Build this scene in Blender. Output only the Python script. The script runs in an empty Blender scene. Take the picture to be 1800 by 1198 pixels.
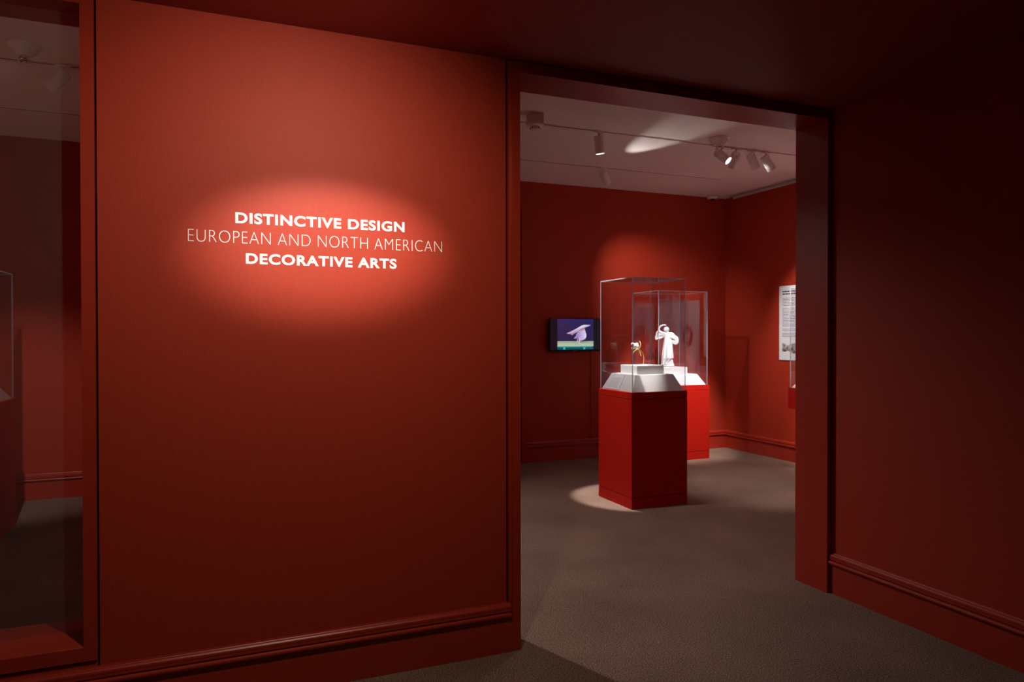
import bpy, bmesh, math, random
from mathutils import Vector, Matrix

random.seed(7)
sc = bpy.context.scene
C = sc.collection

# ------------------------------------------------------------------ camera
EYE = 1.5
cam = bpy.data.cameras.new('camera')
cam.sensor_fit = 'HORIZONTAL'; cam.sensor_width = 36.0
cam.lens = 1256.03 / 1800 * 36.0
cam.clip_start = 0.05; cam.clip_end = 60
cam_o = bpy.data.objects.new('camera', cam); C.objects.link(cam_o)
_yaw, _pitch, _roll = -0.392759, -0.0085107, 0.0016654
_M = (Matrix.Rotation(_yaw, 3, 'Z') @ Matrix.Rotation(_pitch, 3, 'X') @ Matrix.Rotation(_roll, 3, 'Y'))
cam_o.rotation_euler = (_M @ Matrix.Rotation(math.pi / 2, 3, 'X')).to_euler()
cam_o.location = (0, 0, EYE)
sc.camera = cam_o

# ------------------------------------------------------------------ world, exposure
w = bpy.data.worlds.new('world'); sc.world = w; w.use_nodes = True
w.node_tree.nodes['Background'].inputs[0].default_value = (0.02, 0.012, 0.01, 1)
w.node_tree.nodes['Background'].inputs[1].default_value = 0.0
sc.view_settings.view_transform = 'Standard'
sc.view_settings.look = 'None'
sc.view_settings.gamma = 1.0
sc.view_settings.exposure = 0.0
sc.view_settings.use_curve_mapping = False
sc.cycles.transparent_max_bounces = 32
sc.cycles.max_bounces = 12
sc.cycles.diffuse_bounces = 6
sc.cycles.sample_clamp_indirect = 6.0

# lamp powers (the lamps themselves are built with their track heads below)
P_TEXT, P_TEXT_SPILL = 155.0, 66.0
WARM = (1.0, 0.87, 0.66)
COOL = (1.0, 0.96, 0.92)
LETTER = (1.0, 0.97, 0.84)

# ------------------------------------------------------------------ room sizes
YF, YFACE, YREAR = 3.120, 3.130, 3.363     # casing face, panel face, gallery side of the partition
XR = 3.303                                  # anteroom right wall
ZA = 2.797                                  # anteroom ceiling
ZG = 3.300                                  # gallery ceiling
YB = 7.700                                  # gallery back wall
XG = 6.266                                  # gallery right wall
XL = -4.2                                   # gallery left wall
DX0, DX1, DZ = 1.336, 3.268, 2.742          # doorway
WX0, WX1, WZ0, WZ1 = -2.35, -0.470, 0.343, 2.752   # window

# ------------------------------------------------------------------ materials
def new_mat(name):
    m = bpy.data.materials.new(name); m.use_nodes = True
    nt = m.node_tree
    b = nt.nodes['Principled BSDF']
    return m, nt, b

def N(nt, kind, **kw):
    n = nt.nodes.new(kind)
    for k, v in kw.items():
        setattr(n, k, v)
    return n

def plain(name, col, rough=0.6, spec=0.35, metal=0.0, bump=0.0, scale=400.0, vary=0.06):
    m, nt, b = new_mat(name)
    tc = N(nt, 'ShaderNodeTexCoord')
    no = N(nt, 'ShaderNodeTexNoise'); no.inputs['Scale'].default_value = 14; no.inputs['Detail'].default_value = 4
    nt.links.new(tc.outputs['Object'], no.inputs['Vector'])
    r = N(nt, 'ShaderNodeMapRange')
    r.inputs['From Min'].default_value = .3; r.inputs['From Max'].default_value = .7
    r.inputs['To Min'].default_value = 1 - vary; r.inputs['To Max'].default_value = 1 + vary
    nt.links.new(no.outputs['Fac'], r.inputs['Value'])
    mx = N(nt, 'ShaderNodeVectorMath', operation='SCALE')
    mx.inputs[0].default_value = col[:3]
    nt.links.new(r.outputs['Result'], mx.inputs['Scale'])
    nt.links.new(mx.outputs['Vector'], b.inputs['Base Color'])
    b.inputs['Roughness'].default_value = rough
    b.inputs['Specular IOR Level'].default_value = spec
    b.inputs['Metallic'].default_value = metal
    if bump:
        n2 = N(nt, 'ShaderNodeTexNoise'); n2.inputs['Scale'].default_value = scale; n2.inputs['Detail'].default_value = 2
        nt.links.new(tc.outputs['Object'], n2.inputs['Vector'])
        bp = N(nt, 'ShaderNodeBump'); bp.inputs['Strength'].default_value = bump; bp.inputs['Distance'].default_value = .001
        nt.links.new(n2.outputs['Fac'], bp.inputs['Height'])
        nt.links.new(bp.outputs['Normal'], b.inputs['Normal'])
    return m

def linen(name, col, rough=0.62, spec=0.35, strength=0.10):
    """painted linen wall covering: crossed stretched noise gives the weave"""
    m, nt, b = new_mat(name)
    tc = N(nt, 'ShaderNodeTexCoord')
    facs = []
    for sx, sz in ((260, 16), (16, 260)):
        mp = N(nt, 'ShaderNodeMapping'); mp.inputs['Scale'].default_value = (sx, sx, sz)
        nt.links.new(tc.outputs['Object'], mp.inputs['Vector'])
        no = N(nt, 'ShaderNodeTexNoise'); no.inputs['Scale'].default_value = 1.0; no.inputs['Detail'].default_value = 2
        nt.links.new(mp.outputs['Vector'], no.inputs['Vector'])
        facs.append(no.outputs['Fac'])
    ad = N(nt, 'ShaderNodeMath', operation='ADD')
    nt.links.new(facs[0], ad.inputs[0]); nt.links.new(facs[1], ad.inputs[1])
    r = N(nt, 'ShaderNodeMapRange')
    r.inputs['From Min'].default_value = .6; r.inputs['From Max'].default_value = 1.4
    r.inputs['To Min'].default_value = 1 - strength; r.inputs['To Max'].default_value = 1 + strength
    nt.links.new(ad.outputs[0], r.inputs['Value'])
    mx = N(nt, 'ShaderNodeVectorMath', operation='SCALE'); mx.inputs[0].default_value = col[:3]
    nt.links.new(r.outputs['Result'], mx.inputs['Scale'])
    nt.links.new(mx.outputs['Vector'], b.inputs['Base Color'])
    bp = N(nt, 'ShaderNodeBump'); bp.inputs['Strength'].default_value = .25; bp.inputs['Distance'].default_value = .0008
    nt.links.new(ad.outputs[0], bp.inputs['Height'])
    nt.links.new(bp.outputs['Normal'], b.inputs['Normal'])
    b.inputs['Roughness'].default_value = rough
    b.inputs['Specular IOR Level'].default_value = spec
    return m

def carpet_mat():
    m, nt, b = new_mat('carpet')
    tc = N(nt, 'ShaderNodeTexCoord')
    n1 = N(nt, 'ShaderNodeTexNoise'); n1.inputs['Scale'].default_value = 165; n1.inputs['Detail'].default_value = 3; n1.inputs['Roughness'].default_value = .8
    n2 = N(nt, 'ShaderNodeTexNoise'); n2.inputs['Scale'].default_value = 1.6; n2.inputs['Detail'].default_value = 5
    for n in (n1, n2): nt.links.new(tc.outputs['Object'], n.inputs['Vector'])
    cr = N(nt, 'ShaderNodeValToRGB')
    cr.color_ramp.elements[0].position = .42; cr.color_ramp.elements[0].color = (.075, .043, .032, 1)
    cr.color_ramp.elements[1].position = .60; cr.color_ramp.elements[1].color = (.40, .255, .195, 1)
    nt.links.new(n1.outputs['Fac'], cr.inputs['Fac'])
    r = N(nt, 'ShaderNodeMapRange'); r.inputs['From Min'].default_value = .3; r.inputs['From Max'].default_value = .7
    r.inputs['To Min'].default_value = .82; r.inputs['To Max'].default_value = 1.15
    nt.links.new(n2.outputs['Fac'], r.inputs['Value'])
    mx = N(nt, 'ShaderNodeVectorMath', operation='SCALE')
    nt.links.new(cr.outputs['Color'], mx.inputs[0]); nt.links.new(r.outputs['Result'], mx.inputs['Scale'])
    nt.links.new(mx.outputs['Vector'], b.inputs['Base Color'])
    b.inputs['Roughness'].default_value = .95; b.inputs['Specular IOR Level'].default_value = .1
    bp = N(nt, 'ShaderNodeBump'); bp.inputs['Strength'].default_value = .7; bp.inputs['Distance'].default_value = .004
    nt.links.new(n1.outputs['Fac'], bp.inputs['Height']); nt.links.new(bp.outputs['Normal'], b.inputs['Normal'])
    return m

def pane_mat(name, tint=(.97, .97, .98), ior=1.49, haze=0.0, rough=0.0):
    """clear sheet: light passes straight through, Fresnel mirrors the room; same on both faces"""
    m = bpy.data.materials.new(name); m.use_nodes = True
    nt = m.node_tree; nt.nodes.clear()
    out = N(nt, 'ShaderNodeOutputMaterial')
    tr = N(nt, 'ShaderNodeBsdfTransparent'); tr.inputs[0].default_value = (*tint, 1)
    gl = N(nt, 'ShaderNodeBsdfGlossy'); gl.inputs['Roughness'].default_value = rough
    fr = N(nt, 'ShaderNodeFresnel'); ge = N(nt, 'ShaderNodeNewGeometry')
    io = N(nt, 'ShaderNodeMapRange'); io.inputs['To Min'].default_value = ior; io.inputs['To Max'].default_value = 1 / ior
    nt.links.new(ge.outputs['Backfacing'], io.inputs['Value']); nt.links.new(io.outputs['Result'], fr.inputs['IOR'])
    mx = N(nt, 'ShaderNodeMixShader')
    nt.links.new(fr.outputs[0], mx.inputs[0]); nt.links.new(tr.outputs[0], mx.inputs[1]); nt.links.new(gl.outputs[0], mx.inputs[2])
    last = mx
    if haze:
        df = N(nt, 'ShaderNodeBsdfDiffuse'); df.inputs[0].default_value = (.8, .8, .8, 1)
        m2 = N(nt, 'ShaderNodeMixShader'); m2.inputs[0].default_value = haze
        nt.links.new(mx.outputs[0], m2.inputs[1]); nt.links.new(df.outputs[0], m2.inputs[2]); last = m2
    nt.links.new(last.outputs[0], out.inputs[0])
    return m

def edge_mat():
    m = bpy.data.materials.new('acrylic_edge'); m.use_nodes = True
    nt = m.node_tree; nt.nodes.clear()
    out = N(nt, 'ShaderNodeOutputMaterial')
    tr = N(nt, 'ShaderNodeBsdfTransparent'); tr.inputs[0].default_value = (.80, .78, .82, 1)
    df = N(nt, 'ShaderNodeBsdfDiffuse'); df.inputs[0].default_value = (.85, .84, .9, 1)
    tl = N(nt, 'ShaderNodeBsdfTranslucent'); tl.inputs[0].default_value = (.85, .84, .9, 1)
    gl = N(nt, 'ShaderNodeBsdfGlossy'); gl.inputs['Roughness'].default_value = .15
    a = N(nt, 'ShaderNodeMixShader'); a.inputs[0].default_value = .5
    b = N(nt, 'ShaderNodeMixShader'); b.inputs[0].default_value = .15
    c = N(nt, 'ShaderNodeMixShader'); c.inputs[0].default_value = .45
    nt.links.new(df.outputs[0], a.inputs[1]); nt.links.new(tl.outputs[0], a.inputs[2])
    nt.links.new(a.outputs[0], b.inputs[1]); nt.links.new(gl.outputs[0], b.inputs[2])
    nt.links.new(tr.outputs[0], c.inputs[1]); nt.links.new(b.outputs[0], c.inputs[2])
    nt.links.new(c.outputs[0], out.inputs[0])
    return m

def emit_mat(name, col, strength):
    m, nt, b = new_mat(name)
    b.inputs['Base Color'].default_value = (*col, 1)
    b.inputs['Emission Color'].default_value = (*col, 1)
    b.inputs['Emission Strength'].default_value = strength
    return m

def screen_mat(strength):
    m, nt, b = new_mat('screen_picture')
    at = N(nt, 'ShaderNodeVertexColor'); at.layer_name = 'picture'
    b.inputs['Base Color'].default_value = (.005, .005, .006, 1)
    b.inputs['Roughness'].default_value = .25
    nt.links.new(at.outputs['Color'], b.inputs['Emission Color'])
    b.inputs['Emission Strength'].default_value = strength
    return m

RED = (.38, .030, .011)
M = dict(
    wall=linen('red_linen_wall', RED, rough=.58, spec=.29),
    gwall=linen('red_linen_gallery', RED, rough=.65, spec=.2),
    trim=plain('red_satin_paint', (.37, .028, .013), rough=.36, spec=.5, vary=.04),
    ped=plain('red_pedestal_paint', (.42, .010, .0045), rough=.55, spec=.12, vary=.03),
    ceil_a=plain('dark_red_ceiling_paint', (.30, .03, .02), rough=.6, spec=.4, vary=.05),
    ceil_g=plain('white_ceiling_paint', (.86, .78, .74), rough=.8, spec=.2, vary=.02),
    carpet=carpet_mat(),
    groove=plain('dark_groove', (.012, .004, .003), rough=.9, spec=.1),
    white=plain('white_paint', (.78, .76, .74), rough=.5, spec=.4, vary=.02),
    lamp_white=plain('white_lamp_enamel', (.88, .85, .82), rough=.4, spec=.5, vary=.02),
    deck=plain('white_display_board', (.80, .79, .77), rough=.6, spec=.3, vary=.02),
    vinyl=plain('white_vinyl', (.88, .87, .88), rough=.6, spec=.3, vary=.01),
    porcelain=plain('white_porcelain', (.90, .88, .86), rough=.35, spec=.5, vary=.02),
    gold=plain('gold', (.92, .62, .22), rough=.38, spec=.6, metal=.65, vary=.05),
    shell=plain('white_shell', (.86, .83, .80), rough=.3, spec=.5, vary=.06),
    black=plain('black_plastic', (.008, .008, .010), rough=.35, spec=.5),
    dark=plain('dark_metal', (.05, .04, .04), rough=.5, spec=.4),
    chrome=plain('chrome', (.75, .72, .70), rough=.2, metal=1.0, vary=.02),
    beige=plain('beige_plastic', (.66, .56, .42), rough=.5, spec=.4, vary=.03),
    poster=plain('white_poster_board', (.80, .81, .85), rough=.6, spec=.3, vary=.01),
    ink=plain('black_ink', (.03, .03, .035), rough=.7, spec=.2),
    greyink=plain('grey_ink', (.20, .20, .21), rough=.7, spec=.2),
    bronze=plain('dark_bronze', (.03, .018, .014), rough=.45, spec=.4),
    pane=pane_mat('clear_acrylic'),
    glass=pane_mat('window_glass', tint=(.96, .96, .96), ior=1.52, haze=.018),
    edge=edge_mat(),
    lens=emit_mat('lamp_lens', (1, .97, .95), 30.0),
    lens_dim=plain('lamp_lens_unlit', (.5, .5, .52), rough=.15, spec=.6),
    screen=screen_mat(1.0),
)

# ------------------------------------------------------------------ mesh helpers
def box(bm, x0, x1, y0, y1, z0, z1, bevel=0.0):
    g = bmesh.ops.create_cube(bm, size=1.0)
    vs = g['verts']
    for v in vs:
        v.co = Vector(((x0 + x1) / 2 + v.co.x * (x1 - x0), (y0 + y1) / 2 + v.co.y * (y1 - y0), (z0 + z1) / 2 + v.co.z * (z1 - z0)))
    if bevel:
        es = list({e for v in vs for e in v.link_edges})
        bmesh.ops.bevel(bm, geom=es, offset=bevel, segments=2, affect='EDGES', profile=.5)

def lathe(bm, profile, seg=24, centre=(0, 0, 0), cap=True):
    rings = []
    for r, z in profile:
        ring = []
        for k in range(seg):
            a = 2 * math.pi * k / seg
            ring.append(bm.verts.new((centre[0] + r * math.cos(a), centre[1] + r * math.sin(a), centre[2] + z)))
        rings.append(ring)
    for a, b in zip(rings, rings[1:]):
        for k in range(seg):
            bm.faces.new((a[k], a[(k + 1) % seg], b[(k + 1) % seg], b[k]))
    if cap:
        bm.faces.new(list(reversed(rings[0]))); bm.faces.new(rings[-1])

def tube(bm, pts, radii, seg=10, flat=1.0):
    """swept tube with rounded ends; flat squeezes it along world y"""
    pts = [Vector(p) for p in pts]
    if not hasattr(radii, '__len__'): radii = [radii] * len(pts)
    # resample with Catmull-Rom
    P, Rr = [], []
    n = len(pts)
    for i in range(n - 1):
        p0, p1, p2, p3 = pts[max(i - 1, 0)], pts[i], pts[i + 1], pts[min(i + 2, n - 1)]
        for s in range(4):
            t = s / 4
            P.append(.5 * ((2 * p1) + (p2 - p0) * t + (2 * p0 - 5 * p1 + 4 * p2 - p3) * t * t + (3 * p1 - p0 - 3 * p2 + p3) * t ** 3))
            Rr.append(radii[i] * (1 - t) + radii[i + 1] * t)
    P.append(pts[-1]); Rr.append(radii[-1])
    t0 = (P[1] - P[0]).normalized(); t1 = (P[-1] - P[-2]).normalized()
    P = [P[0] - t0 * Rr[0] * .7] + P + [P[-1] + t1 * Rr[-1] * .7]
    Rr = [Rr[0] * .45] + Rr + [Rr[-1] * .45]
    rings = []
    up = Vector((0.13, 1, .21)).normalized()
    for i, p in enumerate(P):
        t = (P[min(i + 1, len(P) - 1)] - P[max(i - 1, 0)]).normalized()
        u = t.cross(up)
        if u.length < .05: u = t.cross(Vector((1, 0, 0)))
        u.normalize(); v = t.cross(u)
        ring = []
        for k in range(seg):
            a = 2 * math.pi * k / seg
            d = u * math.cos(a) * Rr[i] + v * math.sin(a) * Rr[i]
            d.y *= flat
            ring.append(bm.verts.new(p + d))
        rings.append(ring)
    for a, b in zip(rings, rings[1:]):
        for k in range(seg):
            bm.faces.new((a[k], a[(k + 1) % seg], b[(k + 1) % seg], b[k]))
    bm.faces.new(list(reversed(rings[0]))); bm.faces.new(rings[-1])

def ball(bm, c, rx, ry=None, rz=None, u=16, v=12):
    g = bmesh.ops.create_uvsphere(bm, u_segments=u, v_segments=v, radius=1)
    for q in g['verts']:
        q.co = Vector((c[0] + q.co.x * rx, c[1] + q.co.y * (ry or rx), c[2] + q.co.z * (rz or rx)))

def obj(name, bm, mat, parent=None, smooth=False):
    bmesh.ops.recalc_face_normals(bm, faces=bm.faces[:])
    me = bpy.data.meshes.new(name); bm.to_mesh(me); bm.free()
    if smooth:
        for p in me.polygons: p.use_smooth = True
    me.materials.append(mat)
    o = bpy.data.objects.new(name, me); C.objects.link(o)
    if parent: o.parent = parent
    return o

def boxes(name, lst, mat, parent=None, bevel=0.0):
    bm = bmesh.new()
    for b in lst: box(bm, *b, bevel=bevel)
    return obj(name, bm, mat, parent)

def tag(o, label, cat, group=None):
    o['label'] = label; o['category'] = cat
    if group: o['group'] = group
    return o

def thing(name, label, cat, loc=(0, 0, 0), rotz=0, group=None):
    o = bpy.data.objects.new(name, None); C.objects.link(o)
    o.empty_display_size = .1
    o.location = loc; o.rotation_euler = (0, 0, rotz)
    return tag(o, label, cat, group)

def struct(o):
    o['kind'] = 'structure'; return o

# ------------------------------------------------------------------ floor, ceilings, walls
struct(boxes('floor', [(XL - .2, XG + .2, -3.2, YB + .2, -.1, 0)], M['carpet']))
struct(boxes('ceiling', [(XL, XG + .15, YREAR, YB + .15, ZG, ZG + .1)], M['ceil_g']))
struct(boxes('ceiling_entry', [(-3.2, XR + .15, -3.15, YFACE, ZA, ZA + .1)], M['ceil_a']))
struct(boxes('wall_back', [(XL - .15, XG + .15, YB, YB + .15, 0, ZG + .1)], M['gwall']))
struct(boxes('wall_gallery_right', [(XG, XG + .15, YREAR - .3, YB, 0, ZG + .1)], M['gwall']))
struct(boxes('wall_gallery_left', [(XL - .15, XL, YREAR - .3, YB, 0, ZG + .1)], M['gwall']))
struct(boxes('wall_right', [(XR, XR + .15, -3.15, YFACE, 0, ZA)], M['wall']))
struct(boxes('wall_entry_left', [(-3.2, -3.05, -3.15, YFACE, 0, ZA)], M['wall']))
struct(boxes('wall_behind', [(-3.2, XR + .15, -3.3, -3.15, 0, ZA + .1)], M['wall']))

GX = -0.4240                    # groove beside the window frame
PX0, PX1 = -0.4165, 1.2660      # lettering panel
CX0 = 1.2950                    # door casing
T = .05                         # thickness of panel skins in front of the groove backing
struct(boxes('wall_front', [
    (PX0, PX1, YFACE, YREAR, 0, ZA + .6),                      # lettering panel
    (DX0 - .02, DX1 + .02, YFACE, YREAR, DZ + .05, ZA + .6),   # over the doorway
    (-3.2, WX0 - .05, YFACE, YREAR, 0, ZA + .6),               # left of the window
    (WX0 - .05, GX - .001, YFACE, YREAR, WZ1 + .045, ZA + .6),# over the window
    (WX0 - .05, GX - .001, YFACE, YREAR, 0, WZ0 - .09),       # under the window
    (DX1 + .03, XG, YFACE + .001, YREAR, 0, ZA + .6),          # right of the doorway
    (XL, -3.2, YFACE, YREAR, 0, ZA + .6),
], M['wall']))
struct(boxes('trim_1', [(GX, PX0, YFACE + .026, YREAR, 0, ZA), (PX1, CX0 - .014, YFACE + .024, YREAR, 0, ZA)], M['groove']))
struct(boxes('trim_5', [(CX0 - .014, CX0, YFACE + .006, YREAR, 0, ZA)], M['trim']))
# door casing: two jambs and a head
dc = struct(bpy.data.objects.new('door_1', None)); C.objects.link(dc)
boxes('jamb', [(CX0, DX0, YF, YREAR + .004, 0, DZ + .052)], M['trim'], dc)
boxes('jamb', [(DX1, XR - .002, YF, YREAR + .004, 0, DZ + .052)], M['trim'], dc)
boxes('head', [(DX0, DX1, YF, YREAR + .004, DZ, DZ + .052)], M['trim'], dc)
boxes('hinge_pin', [(PX1 + .006, PX1 + .014, YFACE + .008, YFACE + .020, ZA - .034, ZA - .026),
                    (PX1 + .003, PX1 + .010, YFACE + .008, YFACE + .020, ZA - .022, ZA - .006)], M['chrome'], dc)

# window in the entry wall
wn = struct(bpy.data.objects.new('window_1', None)); C.objects.link(wn)
FB = .262                                              # bottom of the frame, just above the baseboard
boxes('window_frame', [(WX1, GX, YF, YREAR + .004, FB, ZA)], M['trim'], wn)
boxes('window_frame', [(WX0 - .05, WX0, YF, YREAR + .004, FB, ZA)], M['trim'], wn)
boxes('window_frame', [(WX0, WX1, YF, YREAR + .004, WZ1, ZA)], M['trim'], wn)
bm = bmesh.new()      # sill, sloping a little to the entry side
prof = [(YF, FB), (YF, WZ0 - .028), (YF + .004, WZ0 - .024), (3.235, WZ0), (YREAR + .004, WZ0), (YREAR + .004, FB)]
va = [bm.verts.new((WX0, y, z)) for y, z in prof]; vb = [bm.verts.new((WX1, y, z)) for y, z in prof]
bm.faces.new(va); bm.faces.new(list(reversed(vb)))
for i in range(len(prof)):
    j = (i + 1) % len(prof); bm.faces.new((va[i], vb[i], vb[j], va[j]))
obj('window_sill', bm, M['trim'], wn)
boxes('pane', [(WX0 + .001, WX1 - .001, 3.228, 3.236, WZ0 - .004, WZ1 - .001)], M['glass'], wn)
boxes('glazing_bead', [(WX1 - .006, WX1, 3.236, 3.250, WZ0, WZ1)], M['trim'], wn)

# ------------------------------------------------------------------ baseboards
BB = [(0, .236), (.006, .236), (.008, .231), (.010, .229), (.017, .226), (.022, .221), (.0235, .214), (.022, .206), (.0225, .200), (.0225, .197),
      (.016, .194), (.016, .191), (.024, .190), (.029, .187), (.031, .182), (.030, .176), (.026, .171), (.017, .168), (.017, .164),
      (.013, .163), (.013, 0), (0, 0)]
def baseboard(name, p0, p1, normal):
    """profile swept along a straight wall from p0 to p1; normal points into the room"""
    bm = bmesh.new()
    A, B, n = Vector((*p0, 0)), Vector((*p1, 0)), Vector((*normal, 0))
    ra = [bm.verts.new(A + n * d + Vector((0, 0, z))) for d, z in BB]
    rb = [bm.verts.new(B + n * d + Vector((0, 0, z))) for d, z in BB]
    for i in range(len(BB) - 1):
        bm.faces.new((ra[i], rb[i], rb[i + 1], ra[i + 1]))
    bm.faces.new(ra); bm.faces.new(list(reversed(rb)))
    return struct(obj(name, bm, M['trim']))
baseboard('baseboard_front', (-3.05, YFACE), (CX0 - .014, YFACE), (0, -1))
boxes_bb = struct(boxes('trim_2', [(CX0 - .016, CX0 + .001, YFACE - .012, YFACE + .02, 0, .165)], M['trim']))
baseboard('baseboard_right', (XR, -3.15), (XR, YF - .002), (-1, 0))
baseboard('baseboard_back', (3.362, YB), (XG, YB), (0, -1))
baseboard('baseboard_back_left', (XL, YB), (3.285, YB), (0, -1))
baseboard('baseboard_gallery_right', (XG, YREAR), (XG, YB), (-1, 0))
baseboard('baseboard_gallery_left', (XL, YREAR), (XL, YB), (1, 0))
# casing strip and a covering panel on the back wall
struct(boxes('trim_3', [(3.288, 3.300, YB - .010, YB, 0, 2.93), (3.306, 3.360, YB - .016, YB, 0, 2.93)], M['gwall'], bevel=.002))
struct(boxes('trim_4', [(4.228, 5.60, YB - .008, YB, .238, 1.50)], M['gwall'], bevel=.003))

# linear air slot along the gallery's right ceiling edge
at = thing('air_slot', 'white linear air slot running along the ceiling edge above the poster wall', 'air vent', (XG, 5.6, ZG))
boxes('rail', [(-.135, -.110, -2.1, 1.93, -.012, 0)], M['white'], at)
boxes('rail', [(-.022, 0, -2.1, 1.93, -.030, 0)], M['white'], at)
boxes('slot', [(-.110, -.022, -2.1, 1.93, -.004, 0)], M['greyink'], at)
boxes('blade', [(-.069, -.063, -2.1, 1.93, -.012, -.004)], M['beige'], at)

# ------------------------------------------------------------------ tracks and track heads
def rail(name, label, x0, x1, y, z=ZG):
    t = thing(name, label, 'light track', (x0, y, z))
    L = x1 - x0
    boxes('rail_body', [(0, L, -.014, -.007, -.004, 0), (0, L, .007, .014, -.004, 0)], M['ceil_g'], t)
    boxes('contact_slot', [(0, L, -.007, .007, -.0038, 0)], M['dark'], t)
    return t
rail('light_track', 'white track with a dark slot along the ceiling, carrying the four clustered spotlights', -3.6, 5.95, 5.555)
rail('light_track', 'shorter ceiling track nearest the back wall, ending before the corner', -3.6, 5.44, 6.75)
rail('light_track', 'ceiling track just inside the doorway, hidden above the door head', -3.6, 5.9, 4.12)
rail('light_track', 'track on the low red entry ceiling facing the lettered wall', -.8, 1.7, 1.72, ZA)

def track_head(label, at, aim, power=0, angle=40, blend=.5, col=COOL, lens='lens', group='track spotlights',
               drop=.075, radius=.042, length=.155, zc=ZG, soft=.03, spill=None, squash=None, spill_shift=(0, 0, 0), spill_col=None, lid_glare=None):
    """white can spotlight: adapter, stem, open can, lens, and its lamp"""
    x, y = at
    t = thing('track_spotlight', label, 'spotlight', (x, y, zc), 0, group)
    boxes('adapter', [(-.045, .045, -.013, .013, -.020, -.004)], M['lamp_white'], t, bevel=.002)
    bm = bmesh.new(); lathe(bm, [(.007, -drop - .005), (.007, -.018)], 12); obj('stem', bm, M['lamp_white'], t, True)
    piv = Vector((0, 0, -drop)); d = (Vector(aim) - Vector((x, y, zc)) - piv).normalized()
    rot = d.to_track_quat('Z', 'Y').to_matrix().to_4x4()
    R = radius; back, front = -.030, length - .030
    bm = bmesh.new()
    lathe(bm, [(R * .9, back), (R, back + .005), (R, front - .002), (R - .002, front), (R - .004, front), (R - .004, front - .022), (.001, front - .022)], 28)
    bmesh.ops.transform(bm, matrix=Matrix.Translation(piv) @ rot, verts=bm.verts[:])
    can = obj('can', bm, M['lamp_white'], t, False)
    for p in can.data.polygons: p.use_smooth = len(p.vertices) == 4
    bm = bmesh.new(); lathe(bm, [(R - .005, front - .0215), (R - .005, front - .016), (R * .5, front - .014)], 24)
    bmesh.ops.transform(bm, matrix=Matrix.Translation(piv) @ rot, verts=bm.verts[:])
    obj('lens', bm, M[lens], can, True)
    for i, (pw, ang, bl) in enumerate(([(power, angle, blend)] if power else []) + ([spill] if spill else [])):
        l = bpy.data.lights.new('lamp', 'SPOT'); l.energy = pw; l.color = col if i == 0 or not spill_col else spill_col
        l.spot_size = math.radians(ang); l.spot_blend = bl; l.shadow_soft_size = soft
        lo = bpy.data.objects.new('lamp', l); C.objects.link(lo); lo.parent = t
        lo.location = piv + d * (front + .004)
        dd = d if i == 0 else (Vector(aim) - Vector((x, y, zc)) - piv + Vector(spill_shift)).normalized()
        lo.rotation_euler = dd.to_track_quat('-Z', 'Y').to_euler()
        if squash and i == 0: lo.scale = squash
    if lid_glare:                      # added spot standing in for the front case lid's reflection on the ceiling
        pw, off, tgt, ang = lid_glare
        l = bpy.data.lights.new('added_lid_glare', 'SPOT'); l.energy = pw; l.color = col
        l.spot_size = math.radians(ang); l.spot_blend = .8; l.shadow_soft_size = .01
        lo = bpy.data.objects.new('added_lid_glare', l); C.objects.link(lo); lo.parent = t
        lo.location = off
        lo.rotation_euler = (Vector(tgt) - Vector((x, y, zc)) - Vector(off)).to_track_quat('-Z', 'Y').to_euler()
    return t

# gallery heads in view
track_head('white can spotlight hanging alone on the middle track, aimed down at the front case', (3.135, 5.555), (3.43, 5.64, 1.1), 600, 23, .35, soft=.02)
track_head('pale can spotlight on the rear track, tilted towards the statue case', (3.865, 6.75), (5.25, 7.60, 1.75), 105, 62, 1.0, lens='lens_dim',
           lid_glare=(46, (-.07, -.12, -.27), (3.80, 5.50, ZG), 30))  # added glare spot on the ceiling, not part of this head's beam
track_head('leftmost clustered spotlight, its bright lens turned towards the doorway', (4.440, 5.555), (5.30, 4.20, 1.80), 90, 50, .8)
track_head('second clustered spotlight, turned away to the left over the statue case', (4.640, 5.555), (5.18, 7.25, .92), 700, 34, .8)
track_head('third clustered spotlight, turned away towards the poster wall', (4.830, 5.555), (6.26, 6.05, 1.60), 260, 50, .9)
track_head('rightmost clustered spotlight, a bright patch of light on its can', (5.005, 5.555), (6.26, 5.45, 1.40), 560, 54, .9)
# head behind the window glass
track_head('can spotlight seen through the window glass, tilted down to the left', (-.930, 5.535), (-2.25, 6.0, 1.9), 170, 60, .9)
# heads hidden by the walls: two light the doorway carpet, three are added extras
track_head('can spotlight on the track inside the doorway, pointing at the carpet', (2.70, 4.12), (1.9, 3.5, 0), 20, 64, .8)
track_head('can spotlight on the middle track behind the lettered wall', (.47, 5.555), (2.1, 4.4, 0), 185, 92, .85)
track_head('unseen can spotlight added on the doorway track to light the wall behind the window', (-1.10, 4.12), (-1.62, 7.6, .62), 190, 34, .9)  # added unseen head, lined up with the window pedestal's wall shadow
track_head('unseen can spotlight added at the far left to brighten the gallery by bounce', (-2.9, 5.555), (-3.6, 4.8, 0), 1200, 56, .9)  # unseen head added so bounced light lifts the left ceiling
track_head('unseen can spotlight added on the doorway track to brighten the floor past the front pedestal', (4.30, 4.12), (5.25, 5.65, 0), 230, 46, .9)  # unseen head added to lighten the carpet right of the front pedestal
# the lettering lamp
track_head('can spotlight on the entry ceiling aimed at the white lettering', (.46, 1.72), (.43, YFACE, 1.875), P_TEXT, 47, .95, col=LETTER,
           zc=ZA, spill=(P_TEXT_SPILL, 128, 1.0), spill_shift=(-.26, 0, -.34), spill_col=WARM, squash=(1.0, .47, 1.0))

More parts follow.
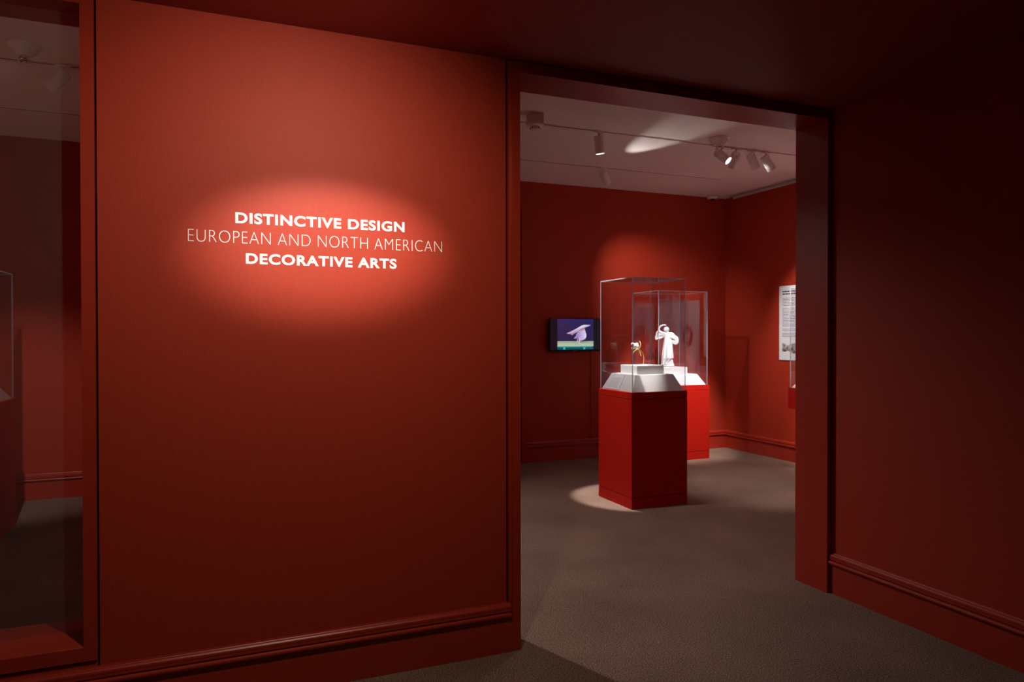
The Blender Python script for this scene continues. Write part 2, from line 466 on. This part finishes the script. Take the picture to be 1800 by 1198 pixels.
# ------------------------------------------------------------------ ceiling fittings
def rose(label, x, y, z=ZG):
    t = thing('ceiling_sprinkler', label, 'sprinkler', (x, y, z))
    bm = bmesh.new(); lathe(bm, [(.030, -.066), (.046, -.062), (.050, -.050), (.062, -.044), (.066, -.032), (.080, -.020), (.094, -.006), (.096, 0)], 32); obj('escutcheon', bm, M['chrome' if 0 else 'lamp_white'], t, True)
    bm = bmesh.new(); lathe(bm, [(.022, -.092), (.030, -.086), (.030, -.074), (.026, -.064)], 24); nz = obj('nozzle', bm, M['chrome'], t, True)
    bm = bmesh.new()
    for k in range(8):
        a = k * math.pi / 4
        tube(bm, [(.024 * math.cos(a), .024 * math.sin(a), -.090), (.034 * math.cos(a), .034 * math.sin(a), -.096)], .004, 6)
    obj('deflector', bm, M['chrome'], nz)
rose('round stepped ceiling fitting just above the four clustered spotlights', 4.275, 5.345)
rose('round stepped ceiling fitting seen through the window glass', -1.09, 5.27)

sd = thing('smoke_detector', 'beige boxed smoke detector on the ceiling beside the door casing', 'detector', (2.415, 5.33, ZG))
boxes('mounting_box', [(-.055, .055, -.055, .055, -.075, 0)], M['beige'], sd, bevel=.004)
bm = bmesh.new(); lathe(bm, [(.060, -.100), (.072, -.094), (.075, -.078), (.070, -.075)], 32); obj('base_ring', bm, M['white'], sd, True)
bm = bmesh.new(); lathe(bm, [(.020, -.134), (.036, -.130), (.040, -.122), (.040, -.112), (.036, -.100)], 24); sh = obj('sensing_head', bm, M['lamp_white'], sd, True)
bm = bmesh.new()
for k in range(10):
    a = k * math.pi / 5
    box(bm, .0385 * math.cos(a) - .003, .0385 * math.cos(a) + .003, .0385 * math.sin(a) - .003, .0385 * math.sin(a) + .003, -.124, -.110)
obj('vent_slots', bm, M['dark'], sh)

dm = thing('dome_camera', 'small white dome camera at the ceiling in the far corner', 'camera', (5.97, 7.60, ZG))
bm = bmesh.new(); lathe(bm, [(.040, -.040), (.062, -.034), (.068, -.020), (.070, 0)], 28); hs = obj('housing', bm, M['white'], dm, True)
bm = bmesh.new(); lathe(bm, [(.004, -.060), (.018, -.057), (.030, -.048), (.034, -.038)], 20); obj('dome', bm, M['black'], hs, True)

# ------------------------------------------------------------------ pedestals and vitrines
def pedestal(label, x0, x1, y0, y1, h):
    t = thing('pedestal', label, 'pedestal', ((x0 + x1) / 2, (y0 + y1) / 2, 0), 0, 'red display pedestals')
    a, b = (x1 - x0) / 2, (y1 - y0) / 2
    boxes('base', [(-a, a, -b, b, 0, .094)], M['ped'], t, bevel=.0015)
    boxes('body', [(-a, a, -b, b, .0985, h - .0605)], M['ped'], t, bevel=.0015)
    boxes('cap', [(-a, a, -b, b, h - .0575, h)], M['ped'], t, bevel=.0015)
    boxes('core', [(-a + .006, a - .006, -b + .006, b - .006, .05, h - .03)], M['groove'], t)
    return t
def vitrine(label, x0, x1, y0, y1, z0, z1):
    t = thing('acrylic_vitrine', label, 'display case', ((x0 + x1) / 2, (y0 + y1) / 2, z0), 0, 'clear acrylic cases')
    a, b, h = (x1 - x0) / 2, (y1 - y0) / 2, z1 - z0
    e, g = .007, .005
    boxes('pane', [(-a + e, a - e, -b, -b + g, 0, h - e)], M['pane'], t)
    boxes('pane', [(-a + e, a - e, b - g, b, 0, h - e)], M['pane'], t)
    boxes('pane', [(-a, -a + g, -b + e, b - e, 0, h - e)], M['pane'], t)
    boxes('pane', [(a - g, a, -b + e, b - e, 0, h - e)], M['pane'], t)
    boxes('pane', [(-a + e, a - e, -b + e, b - e, h - g, h)], M['pane'], t)
    for sx in (-1, 1):
        for sy in (-1, 1):
            boxes('edge', [(min(sx * a, sx * (a - e)), max(sx * a, sx * (a - e)), min(sy * b, sy * (b - e)), max(sy * b, sy * (b - e)), 0, h)], M['edge'], t)
    for s in (-1, 1):
        boxes('edge', [(-a + e, a - e, min(s * b, s * (b - g)), max(s * b, s * (b - g)), h - e, h)], M['edge'], t)
        boxes('edge', [(min(s * a, s * (a - g)), max(s * a, s * (a - g)), -b + e, b - e, h - e, h)], M['edge'], t)
    return t
def deck(label, x0, x1, y0, y1, z0, h, inset):
    """sloping white display deck: a low truncated pyramid"""
    bm = bmesh.new()
    lo = [bm.verts.new(p) for p in ((x0, y0, z0), (x1, y0, z0), (x1, y1, z0), (x0, y1, z0))]
    hi = [bm.verts.new(p) for p in ((x0 + inset, y0 + inset, z0 + h), (x1 - inset, y0 + inset, z0 + h), (x1 - inset, y1 - inset, z0 + h), (x0 + inset, y1 - inset, z0 + h))]
    bm.faces.new(lo); bm.faces.new(hi)
    for k in range(4): bm.faces.new((lo[k], lo[(k + 1) % 4], hi[(k + 1) % 4], hi[k]))
    bmesh.ops.bevel(bm, geom=bm.edges[:], offset=.0015, segments=1, affect='EDGES')
    o = obj('display_deck', bm, M['deck'])
    return tag(o, label, 'display stand', 'white sloping decks')
def block(label, x0, x1, y0, y1, z0, z1):
    o = boxes('display_block', [(x0, x1, y0, y1, z0, z1)], M['deck'], bevel=.0015)
    return tag(o, label, 'display stand', 'white display blocks')

def caption(label, origin, ux, uy, wdt, hgt, lines, head=True):
    """thin caption card with printed lines; origin lower-left corner, ux right, uy up along the card"""
    ux, uy = Vector(ux).normalized(), Vector(uy).normalized(); n = ux.cross(uy)
    t = thing('caption_card', label, 'caption', origin)
    def quad(bm, u0, u1, v0, v1, d0, d1):
        vs = []
        for d in (d0, d1):
            vs.append([bm.verts.new(ux * u + uy * v + n * d) for u, v in ((u0, v0), (u1, v0), (u1, v1), (u0, v1))])
        bm.faces.new(vs[0][::-1]); bm.faces.new(vs[1])
        for k in range(4): bm.faces.new((vs[0][k], vs[0][(k + 1) % 4], vs[1][(k + 1) % 4], vs[1][k]))
    bm = bmesh.new(); quad(bm, 0, wdt, 0, hgt, .0005, .0035); card = obj('card', bm, M['vinyl'], t)
    bm = bmesh.new(); rnd = random.Random(len(label))
    v = hgt * .86
    step = hgt * .74 / lines
    for k in range(lines):
        if k == 1 and head: v -= step * .5
        u = wdt * .14; end = wdt * (.4 if (k == 0 and head) else rnd.uniform(.78, .86))
        while u < end:
            l = wdt * rnd.uniform(.03, .09); quad(bm, u, min(u + l, end), v, v + step * .16, .0036, .0038); u += l + wdt * .014
        v -= step
    obj('printed_text', bm, M['greyink'], card)['kind'] = 'stuff'
    return t

# front case with the gold piece
pedestal('red pedestal standing nearest the doorway under the gold piece', 3.285, 3.857, 5.253, 5.825, 1.003)
vitrine('tall clear case on the front red pedestal, holding the gold piece', 3.297, 3.847, 5.263, 5.815, 1.003, 1.996)
deck('white sloping deck inside the front case with a caption on its left side', 3.306, 3.838, 5.272, 5.806, 1.003, .145, .068)
block('square white block on the deck in the front case', 3.432, 3.708, 5.402, 5.678, 1.148, 1.226)
sl = Vector((.068, 0, .145))
caption('printed caption card on the left slope of the front deck', (3.306 + .068 * .05 - .001, 5.735, 1.003 + .145 * .05), (0, -1, 0), sl, .235, .145, 9)

# rear case with the statue
X2a, X2b, Y2a, Y2b, H2 = 4.790, 5.525, 7.084, 7.668, .893
pedestal('bright red pedestal by the back wall under the white statue', X2a, X2b, Y2a, Y2b, H2)
vitrine('wide clear case by the back wall, holding the white statue', X2a + .010, X2b - .022, Y2a + .010, Y2b - .010, H2, 2.021)
deck('white sloping deck under the statue in the rear case', X2a + .022, X2b - .034, Y2a + .022, Y2b - .022, H2, .128, .075)
block('white block directly under the statue', 4.985, 5.325, 7.250, 7.520, H2 + .128, 1.104)
sl2 = Vector((0, .075, .128))
caption('white caption card on the front slope below the statue', (4.93, Y2a + .022 + .075 * .06, H2 + .128 * .06 + .001), (1, 0, 0), sl2, .44, .132, 7)

# case cut off by the right door jamb
wp = thing('wall_plinth', 'red plinth fixed to the right gallery wall, cut off by the door jamb', 'plinth', (XG, 5.576, .72))
boxes('body', [(-.676, -.0005, -.286, .286, 0, .160)], M['ped'], wp, bevel=.0015)
boxes('cap', [(-.676, -.0005, -.286, .286, .163, .220)], M['ped'], wp, bevel=.0015)
boxes('core', [(-.670, -.0005, -.280, .280, .05, .20)], M['groove'], wp)
vitrine('clear case in front of the poster, mostly hidden by the jamb', 5.602, 6.150, 5.300, 5.850, .940, 2.0)
deck('white sloping deck at the bottom of the case beside the right jamb', 5.612, 6.140, 5.310, 5.840, .940, .14, .10)

# case behind the window glass
pedestal('dark red pedestal seen through the window glass', -2.070, -1.485, 6.215, 6.800, 1.003)
vitrine('clear case seen through the window glass at the picture edge', -2.060, -1.495, 6.225, 6.790, 1.003, 1.990)
deck('pale sloping deck seen through the window glass', -2.050, -1.505, 6.235, 6.780, 1.003, .145, .10)

# ------------------------------------------------------------------ television
tv = thing('television', 'flat black television on the red back wall showing a pale pink shape', 'television', (3.981, YB, 1.298))
TW, TH = .686, .400
boxes('housing', [(-TW / 2, TW / 2, -.075, -.040, 0, TH)], M['black'], tv, bevel=.004)
boxes('wall_bracket', [(-.16, .16, -.040, 0, .09, .31)], M['dark'], tv)
boxes('brand_plate', [(-.028, .028, -.0757, -.0748, .008, .014)], M['greyink'], tv)
def picture(parent, x0, x1, z0, z1, y, cells):
    """screen picture: fine grid coloured from polygons"""
    nx, nz = 96, 60
    verts = [(x0 + (x1 - x0) * i / nx, y, z0 + (z1 - z0) * j / nz) for j in range(nz + 1) for i in range(nx + 1)]
    faces = [(j * (nx + 1) + i, j * (nx + 1) + i + 1, (j + 1) * (nx + 1) + i + 1, (j + 1) * (nx + 1) + i) for j in range(nz) for i in range(nx)]
    me = bpy.data.meshes.new('screen'); me.from_pydata(verts, [], faces)
    ca = me.color_attributes.new('picture', 'FLOAT_COLOR', 'POINT')
    for k, v in enumerate(verts):
        u = (v[0] - x0) / (x1 - x0); t = 1 - (v[2] - z0) / (z1 - z0)
        ca.data[k].color = (*cells(u, t), 1)
    me.materials.append(M['screen'])
    o = bpy.data.objects.new('screen', me); C.objects.link(o); o.parent = parent
    return o
def lin(c): return tuple(((x / 255 + .055) / 1.055) ** 2.4 if x > 10 else x / 255 / 12.92 for x in c)
def inside(poly, x, y):
    r = False; n = len(poly)
    for i in range(n):
        (x0, y0), (x1, y1) = poly[i], poly[(i + 1) % n]
        if (y0 > y) != (y1 > y) and x < (x1 - x0) * (y - y0) / (y1 - y0) + x0: r = not r
    return r
# coordinates measured over the whole screen, u right, t down
P_TOP = [(.31, .475), (.37, .44), (.50, .34), (.60, .24), (.66, .20), (.74, .19), (.81, .185), (.80, .22), (.72, .27), (.62, .33), (.55, .42), (.45, .50), (.43, .52), (.40, .49)]
P_PINK = [(.43, .50), (.55, .42), (.63, .34), (.69, .31), (.68, .37), (.60, .40), (.53, .44), (.47, .48), (.44, .53)]
P_BODY = [(.60, .37), (.69, .33), (.705, .42), (.722, .50), (.72, .58), (.70, .65), (.66, .69), (.60, .72), (.575, .70), (.55, .60), (.52, .64), (.47, .64), (.48, .60), (.52, .55), (.52, .50), (.54, .45)]
P_FOLD = [(.555, .62), (.60, .60), (.66, .62), (.64, .68), (.59, .715)]
P_LEG1 = [(.535, .64), (.548, .64), (.545, .76), (.53, .76)]
P_LEG2 = [(.572, .68), (.586, .70), (.588, .80), (.572, .80)]
def mixc(a, b, f): return tuple(x * (1 - f) + y * f for x, y in zip(a, b))
def cells(u, t):
    if u < .145 or u > .868: return lin((24, 14, 24) if u < .145 else (14, 12, 20))
    if inside(P_LEG1, u, t) or inside(P_LEG2, u, t): return lin((225, 205, 225))
    if inside(P_PINK, u, t): return lin((196, 140, 165))
    if inside(P_TOP, u, t):
        f = min(1, max(0, (t - (.465 - (u - .31) * .66)) / .085))
        return lin(mixc(mixc((205, 205, 228), (222, 234, 246), min(1, max(0, (u - .35) * 2))), (176, 128, 160), f * .8))
    if inside(P_FOLD, u, t): return lin((205, 165, 205))
    if inside(P_BODY, u, t): return lin(mixc((158, 140, 200), (222, 210, 240), min(1, max(0, (u - .56) * 6.5))))
    if t > .915 + .01 * (1 - u):
        if .255 < u < .30 or .665 < u < .70: return lin((45, 175, 180))
        return lin((8, 78, 92))
    if t > .885: return lin((50, 150, 150))
    if t > .72:
        f = (t - .72) / .17
        sh = max(0, 1 - abs(u - .62) / .2) * max(0, 1 - f * 2.5)
        return lin(mixc(mixc((150, 164, 145), (186, 200, 170), f), (70, 80, 80), .75 * sh))
    return lin(mixc(mixc((62, 40, 82), (25, 30, 92), u), (45, 30, 62), t))
picture(tv, -TW / 2 + .010, TW / 2 - .010, .026, TH - .008, -.0758, cells)

# ------------------------------------------------------------------ posters on the gallery's right wall
def poster(name, label, y_left, y_right, z0, z1):
    t = thing(name, label, 'poster', (XG, y_left, z0))
    W, Hh = y_left - y_right, z1 - z0
    t_board = boxes('board', [(-.012, -.0008, -W, 0, 0, Hh)], M['poster'], t, bevel=.001)
    return t_board, W, Hh
pt, W, Hh = poster('text_poster', 'white poster of small print on the right gallery wall beside the jamb', 6.706, 6.05, 1.196, 2.078)
bm = bmesh.new(); rnd = random.Random(3)
def dash(bm, u, v, l, h): box(bm, -.0132, -.0119, -u - l, -u, v, v + h)
for row in (0, 1):
    u = .055; v = Hh - .075 - row * .030
    end = .50 if row == 0 else .30
    while u < end:
        l = rnd.uniform(.02, .05); dash(bm, u, v, min(l, end - u), .013); u += l + .007
obj('heading', bm, M['ink'], pt)['kind'] = 'stuff'
bm = bmesh.new()
v = Hh - .150; k = 0
while v > .27:
    if k not in (6, 20, 23):
        u = .055; end = W - .06 - (rnd.uniform(0, .2) if k in (5, 19, 22) else rnd.uniform(0, .02))
        while u < end:
            l = rnd.uniform(.015, .05); dash(bm, u, v, min(l, end - u), .006); u += l + .006
    v -= .0175; k += 1
obj('printed_text', bm, M['greyink'], pt)['kind'] = 'stuff'
# photograph at the foot of the poster: a pale mottled object on white
pm, nt, b_ = new_mat('printed_photograph')
tc = N(nt, 'ShaderNodeTexCoord'); vo = N(nt, 'ShaderNodeTexNoise'); vo.inputs['Scale'].default_value = 22; vo.inputs['Detail'].default_value = 6
nt.links.new(tc.outputs['Object'], vo.inputs['Vector'])
cr = N(nt, 'ShaderNodeValToRGB'); cr.color_ramp.elements[0].position = .35; cr.color_ramp.elements[0].color = (.05, .045, .04, 1)
cr.color_ramp.elements[1].position = .65; cr.color_ramp.elements[1].color = (.62, .58, .54, 1)
nt.links.new(vo.outputs['Fac'], cr.inputs['Fac']); nt.links.new(cr.outputs['Color'], b_.inputs['Base Color'])
bm = bmesh.new()
out = [(.05, .105), (.055, .16), (.05, .20), (.10, .195), (.14, .175), (.19, .19), (.26, .205), (.34, .19), (.40, .20), (.46, .185), (.56, .195), (.58, .12), (.50, .10), (.40, .085), (.28, .075), (.20, .085), (.14, .115), (.09, .10)]
fv = [bm.verts.new((-.0135, -u, v)) for u, v in out]; bv = [bm.verts.new((-.0118, -u, v)) for u, v in out]
bm.faces.new(fv); bm.faces.new(bv[::-1])
for i in range(len(out)):
    j = (i + 1) % len(out); bm.faces.new((fv[i], bv[i], bv[j], fv[j]))
obj('photograph', bm, pm, pt)

# pale panel with a dark sunburst ring further along the same wall; the rear case mirrors it
pn, W2, H2b = poster('pale_panel', 'pale wall panel mirrored faintly in the glass of the statue case', 5.955, 4.65, .75, 1.985)
sb = thing('sunburst_ring', 'dark spiked sunburst ring mirrored in the glass beside the statue', 'ornament', (XG - .030, 5.695, 1.482))
bm = bmesh.new()
seg = 40
for k in range(seg):
    a0, a1 = 2 * math.pi * k / seg, 2 * math.pi * (k + 1) / seg
    tube(bm, [(0, .085 * math.cos(a0), .110 * math.sin(a0)), (0, .085 * math.cos(a1), .110 * math.sin(a1))], .010, 6)
ringo = obj('ring', bm, M['bronze'], sb)
for k in range(18):
    a = 2 * math.pi * k / 18 + .1
    r = 1.42 if k % 2 else 1.6
    bm = bmesh.new()
    tube(bm, [(0, .088 * math.cos(a), .114 * math.sin(a)), (0, .085 * r * math.cos(a + .05), .110 * r * math.sin(a + .05))], [.008, .002], 6)
    obj('spike', bm, M['bronze'], ringo)

# ------------------------------------------------------------------ gold piece in the front case
gp = thing('gold_ornament', 'small white shell held by curling gold branches on the front white block', 'ornament', (3.612, 5.584, 1.226), math.radians(-32.8))
S = .00516
def g(cx, cy, y=0.0): return ((cx / 11.98 - 70.5) * S, y, (590 - cy) / 11.98 * S)
bm = bmesh.new()
for cx, cy, r, y in ((672, 192, 58, 0), (628, 155, 36, -.014), (715, 165, 40, .010), (630, 235, 34, -.006), (705, 232, 38, .012), (665, 215, 44, .016), (735, 200, 30, -.010)):
    ball(bm, g(cx, cy, y), r / 11.98 * S, None, None, 12, 8)
o = obj('shell', bm, M['shell'], gp, True)
md = o.modifiers.new('join', 'REMESH'); md.mode = 'VOXEL'; md.voxel_size = .0028; md.use_smooth_shade = True
for pts, rr in (([g(775, 95, .004), g(795, 150, -.006), g(790, 205, -.010), g(760, 245, -.012)], [.0015, .0028, .0032, .0026]),
                ([g(760, 245, -.012), g(700, 275, -.014), g(650, 310, -.012), g(608, 360, -.008)], [.0030, .0034, .0030, .0018]),
                ([g(750, 235, -.004), g(770, 290, -.006), g(790, 345, -.004), g(800, 405, 0)], [.0030, .0055, .0058, .0020]),
                ([g(690, 260, .020), g(660, 300, .026), g(640, 350, .026)], [.0026, .0030, .0016])):
    bm = bmesh.new(); tube(bm, pts, [k * 1.55 for k in rr], 10); obj('branch', bm, M['gold'], gp, True)
bm = bmesh.new(); tube(bm, [g(765, 255, 0), g(800, 305, .004), g(838, 345, .004), g(858, 420, .002), g(860, 500, 0), g(848, 586, 0)], [.0034, .0038, .0038, .0036, .0034, .0036], 10); obj('stem', bm, M['gold'], gp, True)
bm = bmesh.new(); lathe(bm, [(.010, 0), (.010, .0015), (.003, .004)], 20, g(846, 589)); obj('foot', bm, M['gold'], gp, True)

# ------------------------------------------------------------------ statue in the rear case
st = thing('statuette', 'white statuette of a robed figure, one arm raised, cloth billowing at its side', 'statue', (5.105, 7.370, 1.104), math.radians(-34.8))
S2 = .00700
def q(cx, cy, y=0.0): return ((cx / 11.98 - 45.6) * S2, y, (1034 - cy) / 11.98 * S2)
U = S2 / 11.98
bm = bmesh.new()
# robe and torso: rings from the hem up to the shoulders, folds deepen downwards
levels = [(985, 440, 585, .75), (930, 443, 600, .8), (870, 447, 640, .8), (845, 448, 685, .75), (800, 451, 684, .7), (720, 458, 674, .65), (620, 470, 668, .62), (520, 484, 662, .6),
          (450, 496, 652, .58), (400, 500, 658, .56), (360, 500, 662, .54), (330, 508, 652, .5), (312, 540, 615, .5), (300, 556, 592, .8)]
rings = []
SEG = 48
for cy, l, r, dep in levels:
    cxm = (l + r) / 2; hw = (r - l) / 2 * U
    depth = hw * dep + .004
    fold = max(0, (cy - 430) / 560) * .20
    ring = []
    for k in range(SEG):
        a = 2 * math.pi * k / SEG
        f = 1 + fold * math.cos(9 * a + cy * .002) + fold * .5 * math.cos(5 * a + 1.1)
        c = q(cxm, cy)
        ring.append(bm.verts.new((c[0] + hw * math.cos(a) * (1 + (f - 1) * .35), depth * math.sin(a) * f, c[2])))
    rings.append(ring)
for a, b in zip(rings, rings[1:]):
    for k in range(SEG): bm.faces.new((a[k], a[(k + 1) % SEG], b[(k + 1) % SEG], b[k]))
bm.faces.new(rings[0][::-1]); bm.faces.new(rings[-1])
# head, hair, neck, nose
tube(bm, [q(572, 330), q(562, 300), q(548, 280)], [.018, .013, .013], 12)
ball(bm, q(532, 252), .0275, .029, .033)
ball(bm, q(548, 240, .008), .028, .030, .030)
ball(bm, q(575, 262, .016), .017, .017, .015)
tube(bm, [q(512, 250, -.026), q(508, 262, -.032)], [.003, .005], 6)
# raised arm curving over the head
tube(bm, [q(525, 345, -.004), q(455, 322, -.010), q(402, 285, -.014), q(388, 235, -.014), q(415, 190, -.012), q(455, 162, -.010), q(500, 155, -.010), q(532, 158, -.010)],
     [.022, .020, .016, .012, .0105, .0095, .010, .006], 12)
for dy, dx, dz in ((0, 12, 6), (.006, 10, 0), (-.006, 13, 2), (.010, 2, 10)):       # fingers
    tube(bm, [q(522, 157, -.010 + dy * .6), q(534, 158 + dz, -.010 + dy), q(540 + dx * .4, 163 + dz, -.010 + dy)], [.0034, .003, .0022], 6)
# sleeve and the cloth hanging from it
tube(bm, [q(500, 355, -.006), q(440, 350, -.008), q(395, 360, -.010), q(372, 415, -.012)], [.030, .028, .020, .010], 12, .6)
tube(bm, [q(490, 385, -.004), q(420, 425, -.010), q(370, 440, -.012)], [.014, .014, .010], 10, .7)
tube(bm, [q(372, 285, -.014), q(348, 310, -.018), q(338, 370, -.020), q(328, 420, -.020), q(330, 455, -.020)], [.008, .010, .010, .014, .012], 10, .7)
tube(bm, [q(330, 445, -.020), q(372, 440, -.013)], [.010, .010], 8, .7)
# other arm wrapped in a billowing loop of cloth
tube(bm, [q(620, 335, 0), q(655, 345, -.004), q(700, 390, -.010), q(748, 420, -.012), q(770, 470, -.012), q(760, 525, -.010), q(728, 545, -.010), q(690, 530, -.008), q(662, 505, -.004)],
     [.020, .022, .020, .018, .016, .015, .014, .013, .016], 12, .9)
tube(bm, [q(640, 405, -.010), q(690, 425, -.016), q(735, 470, -.016), q(720, 505, -.014), q(670, 490, -.010)], [.018, .020, .013, .012, .014], 12, .9)
# legs and feet below the lifted hem
tube(bm, [q(615, 820, -.004), q(612, 880, -.006), q(614, 930, -.006), q(618, 990, -.006)], [.024, .014, .011, .013], 12)
tube(bm, [q(618, 992, -.006), q(600, 1004, -.026), q(590, 1008, -.040)], [.013, .011, .007], 10)
tube(bm, [q(560, 840, .010), q(568, 910, .012), q(575, 995, .012)], [.022, .013, .013], 12)
tube(bm, [q(650, 880, .004), q(656, 950, .006), q(672, 1005, .006)], [.012, .018, .022], 10)
# rocky base
for cx, cy, r, y, rz in ((430, 1012, 44, 0, 24), (500, 1012, 60, .01, 24), (570, 1014, 60, -.01, 22), (640, 1006, 56, 0, 30), (540, 1016, 90, .0, 19)):
    c = q(cx, cy, y); ball(bm, (c[0], c[1], c[2]), r * U, r * U * 1.1, rz * U)
low = [v for v in bm.verts if v.co.z < .0005]
for v in low: v.co.z = .0005
o = obj('figure', bm, M['porcelain'], st, True)
md = o.modifiers.new('join', 'REMESH'); md.mode = 'VOXEL'; md.voxel_size = .0021; md.use_smooth_shade = True

# ------------------------------------------------------------------ wall lettering
def text_mesh(s, off):
    c = bpy.data.curves.new('t', 'FONT'); c.body = s; c.offset = off; c.extrude = .012; c.resolution_u = 8
    c.space_character = 1.0
    o = bpy.data.objects.new('t', c); C.objects.link(o)
    dg = bpy.context.evaluated_depsgraph_get()
    me = bpy.data.meshes.new_from_object(o.evaluated_get(dg))
    bpy.data.objects.remove(o); bpy.data.curves.remove(c)
    return me
_cache = {}
def lettering(label, s, x0, x1, zb, zt, off, space):
    t = thing('wall_lettering', label, 'lettering', (x0, YFACE, zb), 0, 'lettering on the entry wall')
    pos = []; pen = 0
    for i, ch in enumerate(s):
        me = text_mesh(s[:i + 1].replace(' ', ' '), off) if ch != ' ' else None
        if ch == ' ': pos.append(None); continue
        right = max(v.co.x for v in me.vertices); bpy.data.meshes.remove(me)
        if (ch, off) not in _cache:
            _cache[(ch, off)] = text_mesh(ch, off)
        lm = _cache[(ch, off)]
        pos.append(right - max(v.co.x for v in lm.vertices) + i * space)
    first, last = _cache[(s[0], off)], _cache[(s[-1], off)]
    L = pos[0] + min(v.co.x for v in first.vertices); Rr = pos[-1] + max(v.co.x for v in last.vertices)
    ref = _cache[('E', off)]
    b0 = min(v.co.y for v in ref.vertices); b1 = max(v.co.y for v in ref.vertices)
    kx = (x1 - x0) / (Rr - L); kz = (zt - zb) / (b1 - b0)
    for ch, p in zip(s, pos):
        if p is None: continue
        src = _cache[(ch, off)]
        o = bpy.data.objects.new('letter', src); C.objects.link(o); o.parent = t
        o.rotation_euler = (math.pi / 2, 0, 0)
        o.scale = (kx, kz, .05)
        o.location = ((p - L) * kx, -.0007, -b0 * kz)
        if not src.materials: src.materials.append(M['vinyl'])
    return t
lettering('bold white wall lettering, top line reading DISTINCTIVE DESIGN', 'DISTINCTIVE DESIGN', .0755, .7785, 1.9585, 2.0020, .030, .055)
lettering('thin white wall lettering, middle line reading EUROPEAN AND NORTH AMERICAN', 'EUROPEAN AND NORTH AMERICAN', -.1010, .9520, 1.8770, 1.9245, -.0275, .025)
lettering('bold white wall lettering, bottom line reading DECORATIVE ARTS', 'DECORATIVE ARTS', .1150, .7420, 1.7940, 1.8370, .030, .055)
